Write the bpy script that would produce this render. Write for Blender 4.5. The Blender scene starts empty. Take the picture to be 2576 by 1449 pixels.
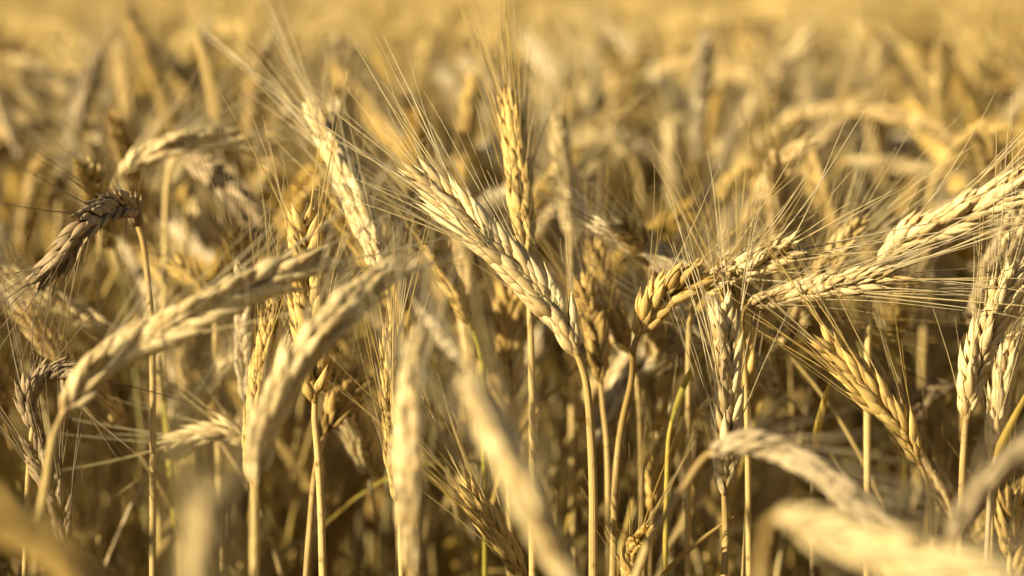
import bpy, math, random
import numpy as np
from mathutils import Vector, Matrix

random.seed(11)
RNG = np.random.default_rng(11)
scn = bpy.context.scene
COL = scn.collection

# ------------------------------------------------------------------ camera, sky, sun, exposure
LENS = 85.0
FPX = LENS / 36.0 * 2576.0          # focal length in pixels of a 2576 x 1449 frame
HORIZON = -100.0                    # the horizon lies above the frame
PITCH = math.atan((724.5 - HORIZON) / FPX)
CAM = np.array([0.0, 0.0, 1.10])
FOCUS = 0.92
cam = bpy.data.cameras.new('camera')
cam.lens = LENS
cam.sensor_width = 36.0
cam.clip_start = 0.02
cam.clip_end = 500.0
cam.dof.use_dof = True
cam.dof.focus_distance = FOCUS
cam.dof.aperture_fstop = 5.5
cam.dof.aperture_blades = 9
camo = bpy.data.objects.new('camera', cam)
camo.location = CAM
camo.rotation_euler = (math.radians(90) - PITCH, 0, 0)
COL.objects.link(camo)
scn.camera = camo

SUN_EL = math.radians(19.5)
SUN_DIR = np.array([-0.85, -0.48, 0.0])
SUN_DIR = SUN_DIR / np.linalg.norm(SUN_DIR) * math.cos(SUN_EL)
SUN_DIR[2] = math.sin(SUN_EL)
w = bpy.data.worlds.new('World')
scn.world = w
w.use_nodes = True
nt = w.node_tree
bg = nt.nodes['Background']
sky = nt.nodes.new('ShaderNodeTexSky')
sky.sky_type = 'NISHITA'
sky.sun_disc = False
sky.sun_elevation = SUN_EL
sky.sun_rotation = math.atan2(SUN_DIR[0], SUN_DIR[1])
sky.dust_density = 2.0
nt.links.new(sky.outputs[0], bg.inputs[0])
bg.inputs[1].default_value = 0.042
sl = bpy.data.lights.new('sun', 'SUN')
sl.energy = 5.0
sl.angle = math.radians(0.6)
sl.color = (1.0, 0.85, 0.605)
so = bpy.data.objects.new('sun', sl)
so.rotation_euler = Vector(SUN_DIR).to_track_quat('Z', 'Y').to_euler()
so.location = (-3, -2, 4)
COL.objects.link(so)
scn.view_settings.view_transform = 'Standard'
scn.view_settings.look = 'None'
scn.view_settings.exposure = 0.9
scn.view_settings.gamma = 1.0
scn.render.engine = 'CYCLES'
scn.cycles.max_bounces = 8
scn.cycles.diffuse_bounces = 2
scn.cycles.glossy_bounces = 2
scn.cycles.transmission_bounces = 4
scn.cycles.use_denoising = True
try:
    scn.cycles.denoiser = 'OPENIMAGEDENOISE'
    scn.cycles.denoising_input_passes = 'RGB_ALBEDO_NORMAL'
except Exception:
    pass

# ------------------------------------------------------------------ helpers
cp, sp = math.cos(PITCH), math.sin(PITCH)
RIGHT = np.array([1.0, 0, 0])
FWD = np.array([0.0, cp, -sp])
UP = np.array([0.0, sp, cp])


def at(x, y, d):
    """A point of the place seen at (x, y) of a 2576 x 1449 picture, d metres into the field."""
    return CAM + RIGHT * ((x - 1288) / FPX * d) + UP * (-(y - 724.5) / FPX * d) + FWD * d


def project(p):
    q = np.asarray(p) - CAM
    d = q @ FWD
    return 1288 + (q @ RIGHT) / d * FPX, 724.5 - (q @ UP) / d * FPX, d


def nrm(v):
    v = np.asarray(v, float)
    return v / (np.linalg.norm(v) + 1e-12)


def frame(z, xh):
    z = nrm(z)
    x = nrm(np.asarray(xh) - z * np.dot(xh, z))
    return np.stack([x, np.cross(z, x), z], axis=1)


def catmull(P, n):
    P = np.asarray(P, float)
    P = np.vstack([2 * P[0] - P[1], P, 2 * P[-1] - P[-2]])
    seg = len(P) - 3
    out = []
    for i in range(seg):
        p0, p1, p2, p3 = P[i:i + 4]
        for u in np.linspace(0, 1, n, endpoint=False):
            out.append(0.5 * (2 * p1 + (p2 - p0) * u + (2 * p0 - 5 * p1 + 4 * p2 - p3) * u * u + (3 * p1 - p0 - 3 * p2 + p3) * u ** 3))
    out.append(P[-2])
    return np.array(out)


def resample(C, n):
    s = np.concatenate([[0], np.cumsum(np.linalg.norm(np.diff(C, axis=0), axis=1))])
    t = np.linspace(0, s[-1], n)
    return np.stack([np.interp(t, s, C[:, k]) for k in range(3)], axis=1), s[-1]


class MB:
    """Collects pieces and links them as one mesh."""
    def __init__(self):
        self.v, self.f, self.a, self.n = [], [], [], 0

    def add(self, V, F, A):
        self.v.append(V)
        self.a.append(A)
        k = self.n
        self.f.extend([tuple(i + k for i in f) for f in F])
        self.n += len(V)

    def mesh(self, name, mat, smooth=True):
        me = bpy.data.meshes.new(name)
        V = np.vstack(self.v)
        me.from_pydata(V.tolist(), [], self.f)
        at_ = me.attributes.new('fl', 'FLOAT_VECTOR', 'POINT')
        at_.data.foreach_set('vector', np.vstack(self.a).astype(np.float32).ravel())
        if smooth:
            me.polygons.foreach_set('use_smooth', [True] * len(me.polygons))
        me.materials.append(mat)
        me.update()
        return me

    def arrays(self):
        return np.vstack(self.v), self.f, np.vstack(self.a)


def link(name, me, parent=None, loc=(0, 0, 0)):
    o = bpy.data.objects.new(name, me)
    COL.objects.link(o)
    o.location = loc
    if parent is not None:
        o.parent = parent
    return o


def thing(name, label, cat, loc, group=None, rz=0.0):
    o = bpy.data.objects.new(name, None)
    o.empty_display_size = 0.02
    COL.objects.link(o)
    o.location = loc
    o.rotation_euler = (0, 0, rz)
    o['label'] = label
    o['category'] = cat
    if group:
        o['group'] = group
    return o


# ------------------------------------------------------------------ materials
def straw(name, dark, light, rnd=0.0, transl=0.09, rough=0.6, streak=1.0, green=None, speck=0.6):
    m = bpy.data.materials.new(name)
    m.use_nodes = True
    n = m.node_tree.nodes
    L = m.node_tree.links
    n.clear()
    out = n.new('ShaderNodeOutputMaterial')
    at_ = n.new('ShaderNodeAttribute'); at_.attribute_name = 'fl'
    sep = n.new('ShaderNodeSeparateXYZ'); L.new(at_.outputs['Vector'], sep.inputs[0])
    oi = n.new('ShaderNodeObjectInfo')

    def math_(op, a, b=None, c=None):
        k = n.new('ShaderNodeMath'); k.operation = op
        for i, s in enumerate((a, b, c)):
            if s is None: continue
            if isinstance(s, (int, float)): k.inputs[i].default_value = s
            else: L.new(s, k.inputs[i])
        return k.outputs[0]
    t, u, tone = sep.outputs
    cv = n.new('ShaderNodeCombineXYZ')
    L.new(math_('MULTIPLY', t, 1.6), cv.inputs[0]); L.new(math_('MULTIPLY', u, 20.0), cv.inputs[1])
    L.new(math_('ADD', math_('MULTIPLY', tone, 31.0), math_('MULTIPLY', oi.outputs['Random'], 57.0)), cv.inputs[2])
    nz = n.new('ShaderNodeTexNoise'); nz.inputs['Scale'].default_value = 1.5; nz.inputs['Detail'].default_value = 3
    L.new(cv.outputs[0], nz.inputs['Vector'])
    # weather spots fixed to the place
    tc = n.new('ShaderNodeTexCoord')
    sp_ = n.new('ShaderNodeTexNoise'); sp_.inputs['Scale'].default_value = 260; sp_.inputs['Detail'].default_value = 2
    L.new(tc.outputs['Object'], sp_.inputs['Vector'])
    spot = n.new('ShaderNodeMapRange'); spot.inputs[1].default_value = 0.60; spot.inputs[2].default_value = 0.78
    L.new(sp_.outputs['Fac'], spot.inputs[0])
    f = math_('MULTIPLY_ADD', nz.outputs['Fac'], 1.1 * streak, -0.35 * streak)
    f = math_('ADD', f, math_('MULTIPLY_ADD', tone, 0.5, -0.08))
    f = math_('ADD', f, math_('MULTIPLY', t, 0.42))
    r = n.new('ShaderNodeValToRGB')
    r.color_ramp.elements[0].color = (*dark, 1); r.color_ramp.elements[1].color = (*light, 1)
    r.color_ramp.elements[0].position = 0.05; r.color_ramp.elements[1].position = 0.74
    L.new(f, r.inputs[0])
    col = r.outputs[0]
    mx = n.new('ShaderNodeMix'); mx.data_type = 'RGBA'
    L.new(math_('MULTIPLY', spot.outputs[0], speck), mx.inputs[0]); L.new(col, mx.inputs[6])
    mx.inputs[7].default_value = (dark[0] * 0.5, dark[1] * 0.45, dark[2] * 0.5, 1)
    col = mx.outputs[2]
    if green:
        mg = n.new('ShaderNodeMix'); mg.data_type = 'RGBA'
        k = n.new('ShaderNodeMapRange'); k.inputs[1].default_value = 0.62; k.inputs[2].default_value = 1.0
        L.new(math_('FRACT', math_('ADD', math_('MULTIPLY', oi.outputs['Random'], 7.3), tone)), k.inputs[0])
        L.new(k.outputs[0], mg.inputs[0]); L.new(col, mg.inputs[6]); mg.inputs[7].default_value = (*green, 1)
        col = mg.outputs[2]
    hs = n.new('ShaderNodeHueSaturation')
    L.new(col, hs.inputs['Color'])
    if rnd:
        L.new(math_('MULTIPLY_ADD', oi.outputs['Random'], rnd, 1 - rnd * 0.55), hs.inputs['Value'])
        L.new(math_('MULTIPLY_ADD', math_('FRACT', math_('MULTIPLY', oi.outputs['Random'], 17.7)), 0.35, 0.78), hs.inputs['Saturation'])
    col = hs.outputs[0]
    pb = n.new('ShaderNodeBsdfPrincipled')
    L.new(col, pb.inputs['Base Color']); pb.inputs['Roughness'].default_value = rough
    pb.inputs['Specular IOR Level'].default_value = 0.3
    bp = n.new('ShaderNodeBump'); bp.inputs['Strength'].default_value = 0.6; bp.inputs['Distance'].default_value = 0.0006
    L.new(nz.outputs['Fac'], bp.inputs['Height']); L.new(bp.outputs[0], pb.inputs['Normal'])
    tr = n.new('ShaderNodeBsdfTranslucent'); L.new(col, tr.inputs[0])
    ms = n.new('ShaderNodeMixShader'); ms.inputs[0].default_value = transl
    L.new(pb.outputs[0], ms.inputs[1]); L.new(tr.outputs[0], ms.inputs[2]); L.new(ms.outputs[0], out.inputs[0])
    return m


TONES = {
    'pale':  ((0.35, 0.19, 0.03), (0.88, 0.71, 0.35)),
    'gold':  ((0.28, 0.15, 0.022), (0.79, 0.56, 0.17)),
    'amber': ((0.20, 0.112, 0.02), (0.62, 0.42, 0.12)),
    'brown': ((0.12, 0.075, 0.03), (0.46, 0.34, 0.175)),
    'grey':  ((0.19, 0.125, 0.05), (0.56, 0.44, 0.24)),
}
M_EAR = {k: straw('husk_' + k, *v) for k, v in TONES.items()}
M_EARV = {k: straw('husk_varied_' + k, *v, rnd=0.35) for k, v in TONES.items()}
M_AWN = {k: straw('awn_' + k, tuple(0.62 * c for c in v[1]), tuple(0.92 * c for c in v[1]), rnd=0.25, transl=0.2, rough=0.38, streak=0.4) for k, v in TONES.items()}
M_STEM = straw('stem_straw', (0.25, 0.15, 0.03), (0.62, 0.45, 0.15), rnd=0.3, transl=0.06, rough=0.42, green=(0.42, 0.35, 0.06), speck=0.75)
M_STRAW = straw('ripe_stem_straw', (0.27, 0.16, 0.035), (0.68, 0.50, 0.18), transl=0.06, rough=0.42, speck=0.8)
M_LEAF = straw('dry_leaf', (0.32, 0.20, 0.05), (0.62, 0.45, 0.16), rnd=0.4, transl=0.35, rough=0.55, green=(0.36, 0.31, 0.06))
M_YLEAF = straw('yellow_leaf', (0.50, 0.33, 0.035), (0.70, 0.50, 0.08), transl=0.35, rough=0.5)
M_GLEAF = straw('green_leaf', (0.36, 0.31, 0.03), (0.56, 0.47, 0.07), transl=0.35, rough=0.5)
M_MASS = straw('field_straw', (0.24, 0.13, 0.02), (0.88, 0.66, 0.24), transl=0.09)


# ------------------------------------------------------------------ plant pieces
def floret(L, W, T, seg, ts, bend, tone):
    V, A = [], []
    for t in ts:
        if t < 0.38: wd = 0.28 + 0.72 * math.sin(math.pi / 2 * t / 0.38) ** 0.85
        else: wd = max(0.03, math.cos(math.pi / 2 * (t - 0.38) / 0.62) ** 1.35)
        for k in range(seg):
            a = 2 * math.pi * k / seg
            c, s = math.cos(a), math.sin(a)
            x = c * T * 0.5 * wd * (1.12 if k == 0 else 1.0)
            if c < 0: x *= 0.5
            V.append((x - bend * L * t * t, s * W * 0.5 * wd, t * L))
            A.append((t, 0.5 + 0.5 * math.sin(a / 2) if seg > 4 else 0.5, tone))
    nr = len(ts)
    F = [(r * seg + k, r * seg + (k + 1) % seg, (r + 1) * seg + (k + 1) % seg, (r + 1) * seg + k) for r in range(nr - 1) for k in range(seg)]
    V.append((-bend * L * 1.1, 0, L * 1.04)); A.append((1, 0.5, tone))
    tip = len(V) - 1
    F += [((nr - 1) * seg + k, (nr - 1) * seg + (k + 1) % seg, tip) for k in range(seg)]
    return np.array(V), F, np.array(A)


TS_HI = (0, 0.07, 0.18, 0.32, 0.48, 0.64, 0.78, 0.9)
TS_MID = (0, 0.15, 0.4, 0.7, 0.9)
TS_LOW = (0.0, 0.4, 0.8)


def spikelet(rng, lod, plump=1.0, spread=1.0):
    """One spikelet: local Z up the ear, X out from the rachis. Gives pieces and the points its awns grow from."""
    mb = MB(); anchors = []
    seg, ts = {'hi': (10, TS_HI), 'mid': (6, TS_MID), 'low': (4, TS_LOW), 'far': (3, (0.0, 0.45))}[lod]
    mm = 0.001
    kinds = []
    for s in (-1, 1):
        kinds.append((np.array([0.7, s * 0.95, 0]) * mm, np.array([0.36 * spread, s * 0.2 * spread, 1]), np.array([0.75, s * 0.7, 0]), 11.9, 3.45 * plump, 3.0 * plump, 0.05, True))
    if lod in ('hi', 'mid'):
        kinds.append((np.array([1.7, 0, 1.6]) * mm, np.array([0.48 * spread, 0, 1]), np.array([1, 0, 0]), 8.8, 3.1 * plump, 2.7 * plump, 0.06, False))
        for s in (-1, 1):
            kinds.append((np.array([0.5, s * 1.7, -0.8]) * mm, np.array([0.20 * spread, s * 0.24 * spread, 1]), np.array([0.35, s, 0]), 7.4, 2.6, 1.4, 0.05, None))
    for base, d, back, L, W, T, bend, awn in kinds:
        if lod in ('hi', 'mid') and rng.random() < 0.05: continue
        d = d + rng.normal(0, 0.05, 3)
        L *= rng.uniform(0.86, 1.1)
        W *= rng.uniform(0.85, 1.08)
        k = 1.25 if lod in ('low', 'far') else 1.0
        V, F, A = floret(L * mm, W * mm * k, T * mm * k, seg, ts, bend, rng.uniform(0, 1))
        R = frame(d, back)
        mb.add(V @ R.T + base, F, A)
        if awn:
            anchors.append((base + R @ np.array([-bend * L * mm, 0, L * mm]), nrm(d)))
        elif awn is False and rng.random() < 0.35:
            anchors.append((base + R @ np.array([-bend * L * mm, 0, L * mm]), nrm(d)))
    return mb, anchors


def tube(mb, P, r0, r1, seg, tone=0.5, t0=0.0, t1=1.0, power=1.0, cap=False):
    P = np.asarray(P)
    n = len(P)
    T = np.gradient(P, axis=0)
    hint = np.array([0.31, 0.77, 0.1]) if abs(nrm(T[0]) @ nrm([0.31, 0.77, 0.1])) < 0.9 else np.array([0.9, 0.1, 0.2])
    V, A = [], []
    x = hint
    for i in range(n):
        R = frame(T[i], x)
        x = R[:, 0]
        u = i / (n - 1)
        r = r0 + (r1 - r0) * u ** power
        for k in range(seg):
            a = 2 * math.pi * k / seg
            V.append(P[i] + r * (math.cos(a) * R[:, 0] + math.sin(a) * R[:, 1]))
            A.append((t0 + (t1 - t0) * u, k / seg, tone))
    F = [(i * seg + k, i * seg + (k + 1) % seg, (i + 1) * seg + (k + 1) % seg, (i + 1) * seg + k) for i in range(n - 1) for k in range(seg)]
    if cap:
        F.append(tuple((n - 1) * seg + k for k in range(seg)))
    mb.add(np.array(V), F, np.array(A))


def awn_pts(rng, L, n):
    """A bristle growing along +Z and curving towards +X."""
    u = np.linspace(0, 1, n)
    c = rng.normal(0.03, 0.055)
    k = rng.normal(0, 0.018)
    ph = rng.uniform(0, 6.28)
    x = c * u * u + 0.008 * np.sin(u * 5 + ph) * u
    y = k * u * u + 0.008 * np.sin(u * 6 + ph * 1.7) * u
    return np.stack([x, y, u], axis=1) * L


SPK = {}
for plump, nm in ((1.0, 'slim'), (1.22, 'plump')):
    SPK[nm] = []
    for i in range(9):
        r_ = np.random.default_rng(100 + i)
        mb, an = spikelet(r_, 'hi', plump, 1.0 if nm == 'slim' else 1.25)
        SPK[nm].append((mb, an, {}))
AWN_ME = {}


def spk_mesh(nm, i, tone):
    mb, an, cache = SPK[nm][i]
    if tone not in cache:
        cache[tone] = mb.mesh('spikelet', M_EAR[tone])
    return cache[tone], an


def awn_mesh(i, tone):
    if (i, tone) not in AWN_ME:
        r_ = np.random.default_rng(500 + i)
        mb = MB()
        tube(mb, awn_pts(r_, 1.0, 9) * 0.05, 0.00025, 0.00007, 5, tone=r_.random())
        AWN_ME[(i, tone)] = mb.mesh('awn', M_AWN[tone])
    return AWN_ME[(i, tone)]


def ear_nodes(spine, roll, rng, pitch=0.00212, size=1.0, view=None):
    """Nodes up an ear: (position, frame, scale, side), alternating left and right of the rachis."""
    C = catmull(spine, 12)
    _, L = resample(C, 2)
    n = max(8, int(L / (pitch * size)))
    P, L = resample(C, n)
    T = np.gradient(P, axis=0)
    v = FWD if view is None else view
    S = nrm(np.cross(v, T[0]))
    R0 = frame(T[0], S)
    S = R0[:, 0] * math.cos(roll) + R0[:, 1] * math.sin(roll)
    out = []
    for i in range(n):
        R = frame(T[i], S)
        S = R[:, 0]
        u = i / (n - 1)
        sc = size * 1.16 * (0.72 + 0.28 * min(1, u / 0.16)) * (1 - 0.33 * max(0, (u - 0.72) / 0.28) ** 1.3) * rng.uniform(0.93, 1.08)
        side = 1 if i % 2 else -1
        tw = rng.normal(0, 0.12)
        X = side * (math.cos(tw) * R[:, 0] + math.sin(tw) * R[:, 1])
        z = R[:, 2] + X * rng.normal(-0.02, 0.04)
        if i == n - 1: z = R[:, 2]
        out.append((P[i], frame(z, X), sc, u))
    return out, P, T


def awn_dir(Rn, d, T, rng, spread):
    wd = Rn @ d
    out = wd - T * (wd @ T)
    return nrm(T + out * 0.78 * spread + rng.normal(0, 0.055, 3) * spread), nrm(out)


def merged_ear(nodes, P, T, rng, lod, awn_len=0.05, spread=1.0, plump=1.0, awn_keep=0.75, awn_seg=5, awn_r=0.0002):
    """An ear and its beard as two collections of pieces."""
    e, b = MB(), MB()
    tube(e, P, 0.0011, 0.0006, 4 if lod in ('low', 'far') else 6, tone=0.3)
    for i, (p, R, sc, u) in enumerate(nodes):
        if lod == 'low' and i % 2 and False: continue
        mb, an = spikelet(rng, lod, plump, spread)
        V, F, A = mb.arrays()
        e.add(V @ R.T * sc + p, F, A)
        for q, d in an:
            if rng.random() > awn_keep: continue
            dw, o = awn_dir(R, d, nrm(T[i]), rng, spread)
            Ln = awn_len * rng.uniform(0.6, 1.15) * (0.75 + 0.45 * min(1, u / 0.5))
            W = awn_pts(rng, Ln, awn_seg) @ frame(dw, o).T + (p + R @ q * sc)
            tube(b, W, awn_r, 0.00006, 3, tone=rng.random())
    return e, b


def ribbon(mb, P, side, w0, fold=0.25, tone=0.5, w1=0.0008):
    """A leaf blade: folded along its midrib, tapering to its tip."""
    P = np.asarray(P)
    n = len(P)
    T = np.gradient(P, axis=0)
    V, A = [], []
    for i in range(n):
        u = i / (n - 1)
        R = frame(T[i], side)
        wd = w1 + (w0 - w1) * min(1, (u + 0.08) / 0.25) * (1 - u ** 2.2)
        for k, xx in enumerate((-1, -0.5, 0, 0.5, 1)):
            V.append(P[i] + R[:, 0] * xx * wd * 0.5 + R[:, 1] * (abs(xx) * fold * wd * 0.5))
            A.append((u, 0.5 + 0.5 * xx, tone))
    F = [(i * 5 + k, i * 5 + k + 1, (i + 1) * 5 + k + 1, (i + 1) * 5 + k) for i in range(n - 1) for k in range(4)]
    mb.add(np.array(V), F, np.array(A))


def to_ground(S, rng):
    """Continue a stem from its lowest given point down to the soil."""
    S = [np.asarray(p) for p in S]
    a, b = S[-2], S[-1]
    d = (b - a); d = d / max(1e-6, -d[2]) if d[2] < -1e-4 else np.array([0, 0, -1.0])
    d[:2] = np.clip(d[:2], -0.35, 0.35)
    p = b
    h = b[2]
    if h > 0.3:
        q = p + np.array([d[0] * 0.12, d[1] * 0.12, -0.12])
        S.append(q)
        S.append(np.array([q[0] + d[0] * 0.15, q[1] + d[1] * 0.15, q[2] * 0.5]))
        g = S[-1]
        S.append(np.array([g[0] + rng.normal(0, 0.004), g[1] + rng.normal(0, 0.004), -0.01]))
    else:
        S.append(np.array([p[0], p[1], -0.01]))
    return S


HERO_INFO = []


def hero(label, ear, stem=None, size=1.0, roll=0.0, tone='gold', awn=1.0, spread=1.0, hi=True, kind='slim', keep=0.75,
         stem_r=0.00125, stem_mat=None, pitch=1.0, seed=None, cat='wheat stalk', group='ripe bearded wheat stalks standing apart from the rows', ref=None):
    rng = np.random.default_rng(seed if seed is not None else len(HERO_INFO) + 40)
    if ear[0][2] < 0.9:
        k = (FOCUS - (FOCUS - ear[0][2]) * 1.12) / ear[0][2]
        size *= k
        ear = [(x, y, FOCUS - (FOCUS - d) * 1.12) for x, y, d in ear]
        stem = [(x, y, FOCUS - (FOCUS - d) * 1.12) for x, y, d in stem]
    spine = np.array([at(*p) for p in ear])
    nodes, P, T = ear_nodes(spine, math.radians(roll), rng, pitch=0.00212 * pitch, size=size)
    sp_pts = [P[0]]
    if stem:
        sp_pts += [at(*p) for p in stem]
    else:
        sp_pts += [P[0] + np.array([-T[0][0], -T[0][1], 0]) / (np.linalg.norm(T[0]) + 1e-9) * 0.02 + np.array([0, 0, -0.05])]
    # start the stem a little inside the ear
    full = to_ground([P[1]] + sp_pts, rng)
    C = catmull(full, 7)
    base = np.array([C[-1][0], C[-1][1], 0.0])
    root = thing('wheat_stalk', label, cat, base, group)
    mb = MB()
    tube(mb, C - base, 0.00085 * size, stem_r * size * 1.25, 8, tone=rng.random(), power=0.6)
    link('stem', mb.mesh('stem', stem_mat or M_STRAW), root)
    e0 = P[0]
    if hi:
        mb = MB()
        tube(mb, P - e0, 0.0011 * size, 0.0006, 6, tone=0.3)
        eo = link('ear', mb.mesh('ear', M_EAR[tone]), root, e0 - base)
        for i, (p, R, sc, u) in enumerate(nodes):
            me, an = spk_mesh(kind, int(rng.integers(9)), tone)
            o = link('spikelet', me, eo)
            o.matrix_local = Matrix.Translation(Vector(p - e0)) @ Matrix((R * sc).tolist()).to_4x4()
            for q, d in an:
                if rng.random() > keep * (0.66 if ear[0][2] > 0.88 else 0.42): continue
                dw, ot = awn_dir(R, d, nrm(T[i]), rng, spread)
                Ln = awn * rng.uniform(0.55, 1.2) * (0.75 + 0.45 * min(1, u / 0.5))
                a = link('awn', awn_mesh(int(rng.integers(14)), tone), eo)
                Rm = frame(dw, ot)
                sc3 = np.array([Ln, Ln, Ln])
                a.matrix_local = Matrix.Translation(Vector(p + R @ q * sc - e0)) @ Matrix((Rm * sc3).tolist()).to_4x4()
    else:
        e, b = merged_ear(nodes, P, T, rng, 'mid', 0.05 * awn, spread, 1.0 if kind == 'slim' else 1.2, keep * 0.75, 6, 0.00022)
        e.v = [v - e0 for v in e.v]
        eo = link('ear', e.mesh('ear', M_EAR[tone]), root, e0 - base)
        if b.v:
            b.v = [v - e0 for v in b.v]
            link('beard', b.mesh('beard', M_AWN[tone]), eo)
    HERO_INFO.append((np.array([project(q) for q in P[::6]]), ref))
    return root


def blade(label, pts, stem, width, mat, name='leaf_shoot', cat='leaf blade', side=None, fold=0.3, group=None):
    """A stem whose long blade shows between the ears."""
    rng = np.random.default_rng(len(label) * 7)
    Q = [at(*p) for p in pts]
    full = to_ground([Q[0]] + [at(*p) for p in stem], rng)
    C = catmull(full, 6)
    base = np.array([C[-1][0], C[-1][1], 0.0])
    root = thing(name, label, cat, base, group)
    mb = MB(); tube(mb, C - base, 0.0009, 0.0014, 7, tone=rng.random()); link('stem', mb.mesh('stem', M_STEM), root)
    mb = MB(); ribbon(mb, catmull(np.array(Q) - base, 6), RIGHT if side is None else side, width, fold, 0.6)
    link('leaf', mb.mesh('leaf', mat), root)
    return root


# ------------------------------------------------------------------ the ground
def ground():
    N = 61
    xs = np.sign(np.linspace(-1, 1, N)) * np.abs(np.linspace(-1, 1, N)) ** 2.2 * 90
    V = []
    for j in range(N):
        for i in range(N):
            r = math.hypot(xs[i], xs[j])
            V.append((xs[i], xs[j] + 3, (0.012 * math.sin(xs[i] * 5.1) * math.cos(xs[j] * 4.3) - 0.012 if r < 8 else -0.012)))
    F = [(j * N + i, j * N + i + 1, (j + 1) * N + i + 1, (j + 1) * N + i) for j in range(N - 1) for i in range(N - 1)]
    me = bpy.data.meshes.new('ground'); me.from_pydata(V, [], F)
    m = bpy.data.materials.new('dry_soil'); m.use_nodes = True
    n, L = m.node_tree.nodes, m.node_tree.links
    tc = n.new('ShaderNodeTexCoord')
    a = n.new('ShaderNodeTexNoise'); a.inputs['Scale'].default_value = 14; a.inputs['Detail'].default_value = 8
    r = n.new('ShaderNodeValToRGB')
    r.color_ramp.elements[0].color = (0.09, 0.06, 0.035, 1); r.color_ramp.elements[1].color = (0.30, 0.21, 0.11, 1)
    L.new(tc.outputs['Object'], a.inputs['Vector']); L.new(a.outputs['Fac'], r.inputs[0])
    b = n.new('ShaderNodeBump'); b.inputs['Distance'].default_value = 0.02; L.new(a.outputs['Fac'], b.inputs['Height'])
    p = n['Principled BSDF']; p.inputs['Roughness'].default_value = 0.95
    L.new(r.outputs[0], p.inputs['Base Color']); L.new(b.outputs[0], p.inputs['Normal'])
    me.materials.append(m)
    o = link('ground', me); o['kind'] = 'structure'; o['label'] = 'dry brown soil under the standing wheat'


ground()

# ------------------------------------------------------------------ the ears one can point at
F = FOCUS
#%%HEROES
hero('sharp pale ear leaning left at the centre, its upper side in shade',
     [(1452, 890, F), (1412, 810, F), (1300, 680, F), (1195, 572, F), (1075, 458, F + .005)],
     [(1475, 965, F), (1486, 1090, F), (1492, 1250, F), (1492, 1449, F)], 1.32, 25, 'pale', 1.0, 1.0, pitch=0.88, ref='the central ear')
hero('upright bearded ear behind the central leaning ear, half of it shaded',
     [(1322, 640, F + .04), (1312, 520, F + .05), (1300, 400, F + .06), (1282, 262, F + .07)],
     [(1332, 760, F + .04), (1338, 1000, F + .04), (1340, 1449, F + .04)], 1.12, 70, 'gold', 1.0, 0.95, keep=0.9, ref='the tall upright ear')
hero('soft bright ear leaning left, its long beard fanning over the arched ear',
     [(965, 690, F + .04), (935, 600, F + .05), (890, 485, F + .07), (842, 383, F + .09), (790, 285, F + .11)],
     [(985, 790, F + .04), (1000, 1000, F + .04), (1005, 1449, F + .04)], 1.15, 60, 'pale', 1.15, 1.1, ref='the fanning pale ear')
hero('upright sharp ear with split tip spikelets above a bent yellow stem',
     [(792, 1010, F), (786, 870, F), (776, 710, F), (766, 565, F)],
     [(792, 1060, F), (800, 1150, F), (808, 1300, F), (812, 1449, F)], 1.12, 12, 'gold', 0.9, 0.8, kind='plump', keep=0.8, pitch=1.25, ref='the split ear')
hero('soft large ear leaning right before the split ear, grey at its tip',
     [(642, 1215, .80), (662, 1090, .80), (722, 960, .80), (800, 855, .80), (885, 765, .81), (968, 695, .82)],
     [(640, 1260, .80), (640, 1360, .80), (640, 1449, .80)], 1.1, 50, 'pale', 1.0, 0.9, ref='the grey tipped ear')
hero('long soft ear sweeping right from a bent neck, rows of plump spikelets',
     [(160, 1040, .81), (222, 950, .81), (335, 868, .82), (480, 795, .82), (630, 720, .83), (800, 655, .84)],
     [(132, 1110, .80), (116, 1210, .79), (95, 1340, .78), (85, 1449, .78)], 1.14, 20, 'pale', 1.0, 0.8, ref='the long sweeping ear')
hero('greyish brown ear curled right over, tip drooping, with sparse wiry awns',
     [(346, 566, F + .05), (336, 534, F + .045), (308, 518, F + .03), (264, 526, F + .015), (222, 560, F), (180, 618, F), (140, 660, F), (104, 696, F)],
     [(358, 604, F + .045), (367, 660, F + .035), (377, 760, F + .03), (384, 900, F + .03), (384, 1449, F + .03)], 1.0, 75, 'brown', 0.8, 1.8, keep=0.42, pitch=0.95, ref='the curled ear')
hero('shrivelled knotted ear bent over its own neck with wiry upright awns',
     [(82, 1075, F), (72, 1015, F), (98, 958, F), (150, 940, F), (172, 985, F)],
     [(76, 1120, F), (68, 1250, F), (62, 1449, F)], 0.82, 60, 'brown', 1.0, 2.6, keep=0.6, ref='the knotted ear')
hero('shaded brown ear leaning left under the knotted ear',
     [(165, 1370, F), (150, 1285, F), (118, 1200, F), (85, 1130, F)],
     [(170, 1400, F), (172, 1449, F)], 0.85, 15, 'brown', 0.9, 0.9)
hero('narrow upright ear partly hidden behind the soft ear leaning right',
     [(628, 1195, F + .02), (638, 1080, F + .02), (652, 960, F + .03), (672, 860, F + .03), (690, 775, F + .03)],
     [(640, 1260, F + .02), (645, 1449, F + .02)], 0.85, 60, 'gold', 0.9, 0.9)
hero('slim golden ear leaning left on a green neck, behind the central ear',
     [(1182, 812, F + .07), (1150, 745, F + .07), (1105, 640, F + .08), (1050, 500, F + .09)],
     [(1205, 880, F + .07), (1216, 980, F + .07), (1220, 1449, F + .07)], 0.88, 45, 'gold', 0.9, 0.9, stem_mat=M_GLEAF)
hero('blurred thick upright ear close to the camera, pale side and grey side',
     [(1036, 1440, .75), (1030, 1300, .75), (1026, 1150, .755), (1030, 1000, .76), (1048, 870, .77)],
     [(1036, 1500, .75), (1036, 1600, .75)], 0.95, 75, 'pale', 1.0, 0.9, ref='the thick blurred ear')
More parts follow.
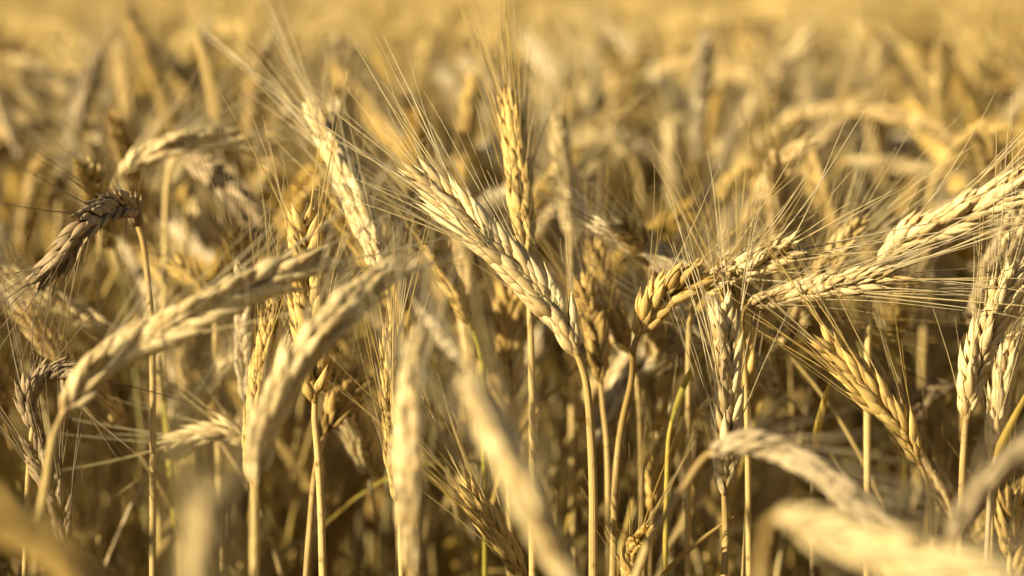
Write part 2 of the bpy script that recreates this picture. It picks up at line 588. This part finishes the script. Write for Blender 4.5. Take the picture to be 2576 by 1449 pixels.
hero('very blurred large ear leaning left at the bottom edge, pale along one side',
     [(1460, 1500, .66), (1400, 1395, .66), (1335, 1265, .66), (1265, 1130, .67), (1195, 985, .68)],
     [(1490, 1560, .66), (1500, 1700, .66)], 0.95, 60, 'pale', 1.1, 1.0, ref='the large bottom ear')
hero('short knobbly golden ear leaning right on a low curved neck',
     [(1604, 846, F + .02), (1632, 795, F + .02), (1675, 745, F + .02), (1738, 700, F + .02)],
     [(1594, 880, F + .02), (1588, 960, F + .03), (1562, 1080, F + .04), (1547, 1230, F + .04), (1542, 1449, F + .04)], 1.06, 12, 'gold', 1.0, 1.0, kind='plump', keep=0.6, pitch=0.95, ref='the knobbly ear')
hero('pale ear reaching right behind the fan of awns, spread tip spikelets',
     [(1765, 735, F + .05), (1815, 700, F + .04), (1890, 668, F + .03), (1985, 622, F + .02)],
     [(1740, 790, F + .06), (1732, 900, F + .07), (1730, 1449, F + .07)], 0.95, 20, 'pale', 1.1, 1.1, kind='plump', keep=0.85)
hero('sharp upright ear under a dense fan of awns, pale papery base',
     [(1822, 1240, F), (1828, 1120, F), (1833, 990, F), (1830, 880, F), (1818, 795, F)],
     [(1824, 1290, F), (1826, 1360, F), (1822, 1449, F)], 1.1, 20, 'pale', 1.15, 1.05, keep=0.75, ref='the fan of awns')
hero('golden ear showing its top just behind the fan of awns',
     [(1882, 1015, F + .04), (1874, 930, F + .04), (1860, 830, F + .04), (1838, 710, F + .04)],
     [(1886, 1100, F + .04), (1882, 1250, F + .04), (1872, 1449, F + .04)], 0.88, 20, 'gold', 0.9, 0.9)
hero('sharp pale ear lying level, awns streaming to the side',
     [(1885, 765, F + .01), (1985, 742, F + .01), (2110, 716, F + .005), (2248, 690, F)],
     [(1868, 800, F + .02), (1872, 900, F + .03), (1880, 1100, F + .03), (1884, 1449, F + .03)], 0.88, 25, 'pale', 1.1, 0.8, keep=0.75, ref='the level pale ear')
hero('large pale ear rising into the right edge, bold chevron rows',
     [(2212, 668, .98), (2262, 615, .975), (2370, 560, .965), (2480, 508, .955), (2576, 462, .945), (2650, 425, .94)],
     [(2192, 730, .98), (2184, 850, .98), (2182, 1100, .98), (2180, 1449, .98)], 1.18, 10, 'pale', 1.15, 1.0, ref='the large chevron ear')
hero('sharp shaded ear leaning left with a clear zigzag midline',
     [(2312, 1165, F), (2268, 1080, F), (2190, 985, F), (2088, 872, F)],
     [(2330, 1215, F), (2342, 1290, F), (2348, 1449, F)], 1.06, 4, 'gold', 0.9, 0.75, pitch=1.12, ref='the zigzag ear')
hero('sharp upright ear near the right edge with open spikelets and straight awns',
     [(2432, 1050, F), (2440, 985, F), (2462, 895, F), (2502, 800, F), (2545, 695, F)],
     [(2426, 1100, F), (2420, 1220, F), (2412, 1449, F)], 1.08, 28, 'pale', 1.1, 1.05, pitch=1.2, ref='the open ear')
hero('short bristly ear tucked beside the open ear at the right edge',
     [(2500, 1160, F + .03), (2505, 1085, F + .03), (2518, 990, F + .03), (2545, 870, F + .03)],
     [(2496, 1230, F + .03), (2490, 1449, F + .03)], 0.9, 50, 'pale', 0.9, 1.1)
hero('blurred grey brown ear arching over to the right from a slanting stem',
     [(1792, 1136, .80), (1880, 1118, .79), (2000, 1155, .78), (2120, 1235, .77), (2240, 1330, .76)],
     [(1760, 1165, .80), (1705, 1250, .80), (1655, 1330, .80), (1600, 1449, .80)], 1.05, 60, 'grey', 1.0, 0.9, hi=False, ref='the grey arching ear')
hero('very blurred bright ear lying across the bottom right corner',
     [(1960, 1290, .64), (2080, 1340, .63), (2240, 1390, .62), (2420, 1440, .61), (2560, 1500, .60)],
     [(1930, 1330, .645), (1915, 1420, .65), (1910, 1560, .65)], 0.98, 50, 'pale', 1.0, 1.2, hi=False)
hero('very blurred golden ear cut by the bottom left corner',
     [(270, 1520, .60), (170, 1420, .60), (60, 1340, .60), (-60, 1270, .60)],
     [(290, 1600, .60), (300, 1760, .60)], 0.95, 40, 'amber', 0.9, 0.9, hi=False)
hero('very blurred upright pale ear at the bottom, like a soft smear',
     [(505, 1640, .56), (508, 1500, .56), (520, 1390, .56), (540, 1275, .56)],
     [(503, 1700, .56), (500, 1850, .56)], 0.9, 40, 'pale', 0.8, 0.9, hi=False)
hero('small ear leaning left beside the big blurred ear, half shaded, fine awns',
     [(1320, 1470, F), (1285, 1400, F), (1235, 1320, F), (1178, 1238, F)],
     [(1335, 1520, F), (1345, 1620, F)], 0.85, 40, 'gold', 1.0, 0.9)
hero('curled ear seen end on at the bottom edge with upright awns',
     [(1592, 1500, F), (1590, 1440, F), (1600, 1385, F - .01), (1618, 1352, F - .025)],
     [(1594, 1560, F), (1596, 1650, F)], 0.9, 45, 'gold', 0.9, 1.3)
hero('soft upright ear behind the slanting stem of the grey arching ear',
     [(1640, 1290, F + .09), (1648, 1225, F + .09), (1662, 1165, F + .09), (1682, 1105, F + .09)],
     [(1636, 1350, F + .09), (1634, 1449, F + .09)], 0.95, 25, 'gold', 0.9, 1.0)
hero('bristly golden ear low at the right edge',
     [(2540, 1400, F + .04), (2545, 1335, F + .04), (2556, 1265, F + .04)],
     [(2538, 1449, F + .04), (2536, 1520, F + .04)], 0.95, 45, 'gold', 0.7, 1.3, hi=False)
hero('blurred grey ear leaning right close before the bristly ear at the right edge',
     [(2395, 1360, .71), (2440, 1270, .71), (2500, 1200, .71), (2590, 1120, .71)],
     [(2375, 1440, .71), (2365, 1560, .71)], 0.85, 60, 'grey', 0.9, 0.9, hi=False)
hero('soft golden ear with chevron rows straight under the central ear neck',
     [(1512, 962, F + .08), (1505, 890, F + .08), (1490, 810, F + .09), (1470, 735, F + .09)],
     [(1516, 1020, F + .08), (1528, 1150, F + .08), (1530, 1449, F + .08)], 0.98, 8, 'amber', 0.8, 1.0)
hero('soft brown ear leaning left between the chevron ear and the knobbly ear',
     [(1584, 885, F + .11), (1560, 820, F + .11), (1530, 735, F + .12), (1500, 640, F + .12)],
     [(1592, 930, F + .11), (1606, 1010, F + .11), (1615, 1449, F + .11)], 0.95, 30, 'amber', 0.8, 1.0)
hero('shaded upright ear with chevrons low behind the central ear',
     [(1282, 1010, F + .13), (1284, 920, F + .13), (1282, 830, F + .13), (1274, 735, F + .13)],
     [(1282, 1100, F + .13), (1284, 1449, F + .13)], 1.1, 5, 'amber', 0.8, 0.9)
hero('soft whitish ear lying level towards the left above the bottom smear',
     [(625, 1112, F + .10), (575, 1090, F + .10), (510, 1098, F + .10), (440, 1122, F + .10)],
     [(640, 1150, F + .10), (644, 1250, F + .10), (646, 1449, F + .10)], 0.95, 30, 'pale', 1.0, 1.2)
hero('soft ear arching right on a curved neck above the curled brown ear',
     [(300, 440, F + .18), (345, 405, F + .18), (430, 368, F + .18), (540, 350, F + .19), (690, 372, F + .20)],
     [(275, 490, F + .18), (258, 560, F + .18), (250, 700, F + .18), (250, 1449, F + .18)], 1.0, 20, 'pale', 1.0, 0.9, hi=False, ref='the soft arching ear')
hero('soft brown ear drooping right beneath the soft arching ear',
     [(462, 390, F + .22), (510, 420, F + .21), (580, 480, F + .20), (640, 550, F + .20), (672, 615, F + .20)],
     [(440, 400, F + .22), (420, 470, F + .22), (415, 700, F + .22)], 1.12, 15, 'brown', 0.9, 1.0)
hero('blurred straight upright ear left of the upright ear behind the centre',
     [(1166, 470, F + .32), (1168, 380, F + .32), (1176, 300, F + .32), (1190, 215, F + .32)],
     [(1166, 560, F + .32), (1166, 800, F + .32)], 1.0, 60, 'gold', 0.9, 0.9, hi=False)
hero('blurred pale upright ear right of the upright ear behind the centre',
     [(1432, 590, F + .22), (1425, 500, F + .22), (1415, 400, F + .22), (1404, 305, F + .22)],
     [(1434, 660, F + .22), (1436, 900, F + .22)], 0.95, 60, 'pale', 0.9, 0.9, hi=False)
hero('blurred bright ear hooked over to the left on a curved neck',
     [(1588, 395, F + .45), (1560, 365, F + .45), (1505, 358, F + .45), (1440, 382, F + .45)],
     [(1606, 440, F + .45), (1612, 520, F + .45), (1612, 900, F + .45)], 1.35, 40, 'pale', 0.8, 0.8, hi=False, ref='the hooked ear')
hero('blurred brown ear drooping right beside the bright hooked ear',
     [(1560, 385, F + .52), (1600, 378, F + .52), (1650, 392, F + .52), (1690, 420, F + .52)],
     [(1550, 430, F + .52), (1548, 700, F + .52)], 1.1, 40, 'brown', 0.8, 0.9, hi=False)
hero('blurred pale upright ear standing alone behind the knobbly golden ear',
     [(1712, 570, F + .40), (1704, 500, F + .40), (1695, 420, F + .40), (1688, 335, F + .40)],
     [(1714, 650, F + .40), (1716, 900, F + .40)], 1.1, 60, 'pale', 0.9, 0.8, hi=False)
hero('blurred greyish ear leaning right beside the lone pale upright ear',
     [(1758, 540, F + .40), (1785, 480, F + .40), (1815, 415, F + .40), (1845, 345, F + .40)],
     [(1752, 620, F + .40), (1750, 900, F + .40)], 1.0, 60, 'grey', 0.9, 0.9, hi=False)
hero('blurred clumpy golden ear bent right over the fan of awns',
     [(1802, 535, F + .30), (1820, 495, F + .30), (1848, 462, F + .30), (1880, 440, F + .30)],
     [(1800, 600, F + .30), (1800, 900, F + .30)], 1.0, 20, 'gold', 0.6, 1.1, hi=False)
hero('blurred slim pale ear lying level on a hooked neck',
     [(2130, 405, F + .40), (2185, 408, F + .40), (2260, 418, F + .40), (2350, 438, F + .40)],
     [(2098, 440, F + .40), (2082, 520, F + .40), (2080, 900, F + .40)], 1.05, 40, 'pale', 0.8, 0.7, hi=False, ref='the blurred level ear')
hero('blurred golden ear arching into the right edge above the blurred level ear',
     [(2402, 365, F + .32), (2455, 335, F + .32), (2530, 335, F + .32), (2620, 360, F + .32)],
     [(2365, 430, F + .32), (2335, 520, F + .32), (2320, 900, F + .32)], 1.1, 40, 'gold', 0.8, 0.8, hi=False)
hero('blurred grey sided ear leaning right, high at the left',
     [(150, 500, F + .38), (170, 400, F + .38), (200, 290, F + .38), (240, 150, F + .38)],
     [(146, 600, F + .38), (140, 900, F + .38)], 1.05, 70, 'grey', 0.9, 0.8, hi=False)
hero('tall blurred ear leaning left into the top edge, dark along one side',
     [(432, 315, F + .48), (402, 225, F + .48), (362, 120, F + .48), (318, 25, F + .48)],
     [(445, 400, F + .48), (450, 700, F + .48)], 1.1, 70, 'amber', 0.9, 0.8, hi=False)
hero('blurred pale ear drooping right at the left edge',
     [(20, 140, F + .65), (60, 160, F + .65), (110, 190, F + .65), (155, 222, F + .65)],
     [(5, 170, F + .65), (0, 400, F + .65)], 1.15, 40, 'pale', 0.8, 0.8, hi=False)
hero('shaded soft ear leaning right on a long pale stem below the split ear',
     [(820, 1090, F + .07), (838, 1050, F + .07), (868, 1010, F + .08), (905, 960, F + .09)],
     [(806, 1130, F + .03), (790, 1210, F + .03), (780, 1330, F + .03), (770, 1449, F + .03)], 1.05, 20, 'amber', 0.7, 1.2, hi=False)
hero('thin sharp ear whose edge shows beside the thick blurred upright ear',
     [(1002, 1260, F), (995, 1150, F), (984, 1000, F), (978, 850, F)],
     [(1006, 1320, F), (1010, 1449, F)], 0.8, 70, 'gold', 0.9, 0.8)
hero('soft small golden ear tilted left behind the long ear sweeping right',
     [(528, 748, F + .15), (505, 720, F + .15), (480, 695, F + .15), (460, 675, F + .15)],
     [(540, 800, F + .15), (545, 1000, F + .15)], 0.95, 30, 'gold', 0.6, 1.0, hi=False)
hero('blurred small pale ear hanging under the drooping brown ear',
     [(488, 490, F + .28), (495, 520, F + .28), (506, 550, F + .28), (520, 590, F + .28)],
     [(486, 470, F + .28), (470, 520, F + .28), (468, 900, F + .28)], 1.0, 30, 'pale', 0.5, 0.8, hi=False)
hero('golden ear pointing up among the shaded stems below the level pale ear',
     [(2262, 850, F + .14), (2262, 815, F + .14), (2268, 775, F + .14), (2280, 735, F + .14)],
     [(2262, 900, F + .14), (2262, 1200, F + .14)], 0.85, 30, 'amber', 0.6, 1.0, hi=False)
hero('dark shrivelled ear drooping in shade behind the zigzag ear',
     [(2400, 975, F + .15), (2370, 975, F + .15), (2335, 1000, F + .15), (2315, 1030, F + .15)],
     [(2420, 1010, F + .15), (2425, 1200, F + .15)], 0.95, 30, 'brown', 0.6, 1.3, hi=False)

blade('tall blurred straw coloured blade rising straight to the top edge',
      [(548, 330, F + .28), (528, 220, F + .28), (500, 110, F + .28), (462, -30, F + .28)], [(556, 450, F + .28), (560, 800, F + .28)], 0.0062, M_LEAF, fold=0.2)
blade('yellow green blade slanting behind the fan of awns',
      [(1690, 1060, F + .03), (1715, 985, F + .03), (1740, 930, F + .03), (1768, 885, F + .03)], [(1680, 1140, F + .03), (1672, 1449, F + .03)], 0.0028, M_GLEAF, fold=0.5)
blade('bright yellow blade standing beside the zigzag ear',
      [(2048, 1140, F + .03), (2058, 1075, F + .03), (2075, 1005, F + .03), (2092, 950, F + .03)], [(2046, 1200, F + .03), (2042, 1449, F + .03)], 0.0034, M_YLEAF, fold=0.4)
blade('orange yellow blade crossing the bristly ears at the right edge',
      [(2505, 1150, F - .03), (2530, 1095, F - .03), (2560, 1035, F - .03), (2610, 940, F - .03)], [(2492, 1220, F - .03), (2480, 1449, F - .03)], 0.0032, M_YLEAF, fold=0.5)
blade('thin dry straw slanting across the stems at the bottom edge',
      [(1660, 1455, F), (1715, 1400, F), (1775, 1350, F), (1845, 1300, F)], [(1640, 1490, F), (1600, 1600, F)], 0.0022, M_LEAF, fold=0.8)
blade('soft green stem and blade behind the long ear sweeping right',
      [(440, 1340, F + .12), (428, 1180, F + .12), (414, 1030, F + .12), (400, 890, F + .12)], [(444, 1449, F + .12), (446, 1600, F + .12)], 0.0036, M_GLEAF, fold=0.5)

# ------------------------------------------------------------------ the rows behind: one of each kind, then copies
PROTO = []
BENDS = [(0.35, 0.10), (0.6, 0.2), (0.5, 0.3), (0.4, 0.6), (0.6, 0.5), (0.5, 0.25), (0.25, 0.25), (1.1, 0.8), (0.7, 0.3), (0.3, 0.4), (0.7, 0.2), (0.15, 0.1)]
PT = ['gold', 'pale', 'gold', 'pale', 'gold', 'pale', 'pale', 'gold', 'pale', 'gold', 'pale', 'gold']


def stalk_path(rng, lean, bend, ear_len, top):
    """Points of a stem and of its ear, in the plane of its lean (+X); 'top' is the height of the highest point."""
    pts = [np.array([0.0, 0, 0])]
    neck = 0.14
    ang = 0.02
    segs = []
    n1, n2 = 8, 14
    p = np.zeros(3)
    stem = [p.copy()]
    for i in range(n1):
        p = p + np.array([math.sin(ang), rng.normal(0, 0.02), math.cos(ang)]) * 0.70 / n1
        stem.append(p.copy()); ang += 0.03 * lean
    for i in range(6):
        p = p + np.array([math.sin(ang), 0, math.cos(ang)]) * neck / 6
        stem.append(p.copy()); ang += lean / 6
    ear = [p.copy()]
    for i in range(n2):
        p = p + np.array([math.sin(ang), 0, math.cos(ang)]) * ear_len / n2
        ear.append(p.copy()); ang += bend / n2
    stem, ear = np.array(stem), np.array(ear)
    h = max(stem[:, 2].max(), ear[:, 2].max())
    k = top - h
    z0 = stem[:9, 2].copy()
    stem[:, 2] += k * np.minimum(1, stem[:, 2] / 0.6); ear[:, 2] += k
    return stem, ear


def build_proto(i, lod):
    rng = np.random.default_rng(900 + i)
    lean, bend = BENDS[i % len(BENDS)]
    lean += rng.normal(0, 0.08)
    size = rng.uniform(1.02, 1.25)
    stem, ear = stalk_path(rng, lean, bend, rng.uniform(0.062, 0.088) * size, 1.0)
    pitch = {'mid': 0.00225, 'low': 0.0042, 'far': 0.0078}[lod]
    nodes, P, T = ear_nodes(ear, rng.uniform(0, 3.1), rng, pitch=pitch, size=size, view=np.array([0, 1.0, 0.05]))
    if lod == 'mid':
        e, b = merged_ear(nodes, P, T, rng, 'mid', 0.048 * rng.uniform(.7, 1.1), rng.uniform(0.7, 1.2), rng.uniform(1, 1.15), 0.7, 5, 0.00019)
    else:
        for k, nd in enumerate(nodes):
            nodes[k] = (nd[0], nd[1], nd[2] * (1.05 if lod == 'low' else 1.35), nd[3])
        e, b = merged_ear(nodes, P, T, rng, lod, 0.045, 1.0, 1.05 if lod == 'low' else 1.25, 0.3 if lod == 'low' else 0.3, 3, 0.0002 if lod == 'low' else 0.0003)
    s = MB()
    tube(s, catmull(stem, 2) if lod == 'mid' else stem[::3] if lod == 'low' else stem[[0, 8, 12, 14]], 0.0013, 0.0008, 6 if lod == 'mid' else 3, tone=rng.random())
    lfs = []
    if rng.random() < 0.75 or lod != 'mid':
        for q in range((4 if i >= 40 else 3) if lod == 'mid' else 2):
            k = int(rng.integers(4, 10))
            st = stem[k]; a = rng.uniform(0, 6.28)
            o = np.array([math.cos(a), math.sin(a), 0])
            Ln = rng.uniform(0.12, 0.2); rise = rng.uniform(0.2, 1.0)
            u = np.linspace(0, 1, 10 if lod == 'mid' else 5)[:, None]
            pp = st + o * u * Ln * 0.7 + np.array([0, 0, 1]) * (rise * u - (rise + rng.uniform(0.2, 0.9)) * u * u) * Ln
            lf = MB(); lfs.append(lf)
            ribbon(lf, pp, np.cross(o, [0, 0, 1]), rng.uniform(0.005, 0.009), 0.3, rng.random())
    return e, b, s, lfs, P


N_PROTO = 16
for i in range(N_PROTO):
    e, b, s, lfs, P = build_proto(i, 'mid')
    tone = PT[i % len(PT)]
    PROTO.append((e.mesh('ear', M_EARV[tone]), b.mesh('beard', M_AWN[tone]), s.mesh('stem', M_STEM),
                  [lf.mesh('leaf', M_LEAF) for lf in lfs], P, tone, BENDS[i % len(BENDS)]))

REFS = [(pr, r) for pr, r in HERO_INFO if r]
LEANW = {0: 'upright', 1: 'leaning', 2: 'nodding'}
first = {}
labelled = {}
placed = 0
tries = 0
used = []
GROUP = 'blurred wheat stalks in the rows behind the sharp ears'
while placed < 285 and tries < 20000:
    tries += 1
    # even spread over the wedge of field the photograph sees
    Y = math.sqrt(RNG.uniform(1.06 ** 2, 1.64 ** 2)) if RNG.random() < 0.8 else RNG.uniform(1.0, 1.28)
    X = RNG.uniform(-1, 1) * (0.2135 * Y + 0.05)
    i = int(RNG.integers(N_PROTO))
    rz = RNG.uniform(0, 2 * math.pi)
    top = 1.10 - (0.048 + abs(RNG.normal(0, 0.05)) + (0.035 if Y < 1.2 else 0))
    ok = all((X - a) ** 2 + (Y - b) ** 2 > 0.02 ** 2 for a, b in used)
    if not ok: continue
    P = PROTO[i][4] * np.array([1, 1, top])
    c, s = math.cos(rz), math.sin(rz)
    Q = np.stack([P[:, 0] * c - P[:, 1] * s + X, P[:, 0] * s + P[:, 1] * c + Y, P[:, 2]], axis=1)
    pr = np.array([project(q) for q in Q[::8]])
    lim = 560 if Y < 1.15 else 300 if Y < 1.35 else 110 if Y < 1.6 else 30
    if pr[:, 1].min() < lim or pr[:, 2].min() < 0.985: continue
    clash = False
    for hp, r in HERO_INFO:
        if hp[:, 2].mean() < F + 0.1: continue
        dd = np.hypot(hp[:, None, 0] - pr[None, :, 0], hp[:, None, 1] - pr[None, :, 1])
        if (dd < 60).any() and pr[:, 2].mean() < hp[:, 2].mean() + 0.05: clash = True; break
    if clash: continue
    used.append((X, Y)); placed += 1
    eme, bme, sme, lme, _, tone, (ln, bd) = PROTO[i]
    mid = pr[len(pr) // 2]
    dx = pr[-1, 0] - pr[0, 0]; dy = pr[-1, 1] - pr[0, 1]
    if dy > 10: pose = 'drooping'
    elif abs(dx) > 0.9 * abs(dy): pose = 'lying'
    elif abs(dx) > 0.3 * abs(dy): pose = 'leaning'
    else: pose = 'upright'
    sidew = '' if pose == 'upright' else (' right' if dx > 0 else ' left')
    near2 = sorted(REFS, key=lambda h: np.hypot(h[0][:, 0] - mid[0], h[0][:, 1] - mid[1]).min())[:2]
    far = 'soft' if Y < 1.25 else 'blurred' if Y < 1.48 else 'faint'
    cw = {'gold': 'golden', 'pale': 'pale', 'amber': 'amber', 'grey': 'greyish', 'brown': 'brown'}[tone]
    inside = 0 <= mid[0] <= 2576 and 0 <= mid[1] <= 1449
    lab = f'{far} {cw} ear {pose}{sidew} near {near2[0][1]} and {near2[1][1]}'
    root = thing('wheat_stalk', lab, 'wheat stalk', (X, Y, 0), GROUP, rz)
    labelled.setdefault(lab, []).append((mid[1], root))
    root.scale = (1, 1, top)
    if i not in first:
        st = link('stem', sme, root); eo = link('ear', eme, root); bo = link('beard', bme, eo)
        lo = [link('leaf', q, root) for q in lme]
        first[i] = (st, eo, bo, lo)
    else:
        st, eo, bo, lo = first[i]
        c1 = st.copy(); COL.objects.link(c1); c1.parent = root
        c2 = eo.copy(); COL.objects.link(c2); c2.parent = root
        c3 = bo.copy(); COL.objects.link(c3); c3.parent = c2
        for l_ in lo:
            c4 = l_.copy(); COL.objects.link(c4); c4.parent = root
for lab, rs in labelled.items():           # look-alikes in one spot: told apart by height
    rs.sort(key=lambda q: q[0])
    names = {2: ('upper', 'lower'), 3: ('upper', 'middle', 'lower'), 4: ('topmost', 'upper', 'lower', 'lowest'), 5: ('topmost', 'upper', 'middle', 'lower', 'lowest')}.get(len(rs))
    if names:
        for nm, (_, r_) in zip(names, rs): r_['label'] = nm + ' ' + lab
print('rows behind:', placed, 'tries', tries)


# ------------------------------------------------------------------ the rest of the field: one mass
def tri(F):
    out = []
    for f in F:
        for k in range(1, len(f) - 1): out.append((f[0], f[k], f[k + 1]))
    return np.array(out, np.int64)


def mass_templates(lod, n):
    out = []
    for i in range(n):
        e, b, s, lfs, P = build_proto(40 + i, lod)
        Vs, Fs, As, k = [], [], [], 0
        for m in (e, b, s, *lfs):
            if not m.v: continue
            V, Fc, A = m.arrays()
            Vs.append(V); As.append(A); Fs.append(tri(Fc) + k); k += len(V)
        out.append((np.vstack(Vs), np.vstack(Fs), np.vstack(As)))
    return out


spots = {'low': [], 'far': []}
half = lambda y: 0.2135 * y + 0.06
# behind the individual stalks
def scatter(y0, y1, dens, lod, wide):
    area_n = int(dens * (y1 - y0) * 2 * (0.2135 * y1 + wide))
    for _ in range(area_n):
        y = RNG.uniform(y0, y1); x = RNG.uniform(-1, 1) * (0.2135 * y1 + wide)
        if abs(x) > half(y) + wide: continue
        spots[lod].append((x, y, 0.018 - abs(RNG.normal(0, 0.05))))
scatter(1.62, 4.2, 720, 'low', 0.35)
scatter(4.2, 8.0, 330, 'far', 0.6)
scatter(8.0, 18.0, 95, 'far', 1.0)
# at both sides of the view and behind the camera
for _ in range(6200):
    x = RNG.uniform(-1.7, 1.5); y = RNG.uniform(-0.8, 1.61)
    if abs(x) < half(max(y, 0)) + 0.045: continue
    if math.hypot(x, y) < 0.32 or (y < 0.3 and abs(x) < 0.3): continue
    low = -0.045 if (x < 0 and y < 1.6) else -0.01  # unseen stalks on the sun side, cut shorter so sunlight reaches the ears
    spots['low'].append((x, y, low + 0.018 - abs(RNG.normal(0, 0.035))))
spots['mid'] = []
while len(spots['mid']) < 260:
    y = math.sqrt(RNG.uniform(1.12 ** 2, 1.9 ** 2)); x = RNG.uniform(-1, 1) * (half(y) + 0.06)
    spots['mid'].append((x, y, -0.10 - 0.02 * (y < 1.25) - abs(RNG.normal(0, 0.07))))
tl, tf, tm = mass_templates('low', 10), mass_templates('far', 8), [q for k, q in enumerate(mass_templates('mid', 12)) if k in (1, 2, 5, 7, 8)]
VV, FF, AA, base_i = [], [], [], 0
for lod, T_ in (('low', tl), ('far', tf), ('mid', tm)):
    for x, y, dz in spots[lod]:
        V, Fc, A = T_[int(RNG.integers(len(T_)))]
        a = RNG.uniform(0, 6.283)
        if lod == 'low' and y < 1.61:
            # beside the view: keep the whole plant clear of the lens, leaning away from it if need be
            gap = abs(x) - (0.2135 * max(y, 0) + 0.035)
            for _try in range(12):
                side_ = V[:, 0] * math.cos(a) - V[:, 1] * math.sin(a)
                if (side_.max() if x < 0 else -side_.min()) < gap: break
                V, Fc, A = T_[int(RNG.integers(len(T_)))]
                a = RNG.uniform(0, 6.283)
            else:
                continue
        c, s = math.cos(a), math.sin(a)
        h = 1.10 - 0.082 + dz + 0.016 * (lod != 'mid' and y > 1.6)
        h = min(h, 1.085)
        W = np.empty_like(V)
        W[:, 0] = V[:, 0] * c - V[:, 1] * s + x
        W[:, 1] = V[:, 0] * s + V[:, 1] * c + y
        W[:, 2] = V[:, 2] * h
        A2 = A.copy(); A2[:, 2] = np.clip(0.35 * A[:, 2] + RNG.uniform(-0.5, 0.75), -0.6, 1.2)
        VV.append(W.astype(np.float32)); FF.append(Fc + base_i); AA.append(A2.astype(np.float32)); base_i += len(V)
VV, FF, AA = np.vstack(VV), np.vstack(FF).astype(np.int32), np.vstack(AA)
me = bpy.data.meshes.new('wheat_field')
me.vertices.add(len(VV)); me.vertices.foreach_set('co', VV.ravel())
me.loops.add(FF.size); me.loops.foreach_set('vertex_index', FF.ravel())
me.polygons.add(len(FF)); me.polygons.foreach_set('loop_start', np.arange(0, FF.size, 3, dtype=np.int32))
me.polygons.foreach_set('use_smooth', np.ones(len(FF), bool))
a_ = me.attributes.new('fl', 'FLOAT_VECTOR', 'POINT'); a_.data.foreach_set('vector', AA.ravel())
me.materials.append(M_MASS)
me.update(calc_edges=True)
o = link('wheat_field', me)
o['kind'] = 'stuff'
o['label'] = 'far ripe wheat field melting into golden blur'
print('mass:', len(spots['low']), len(spots['far']), len(VV), len(FF))
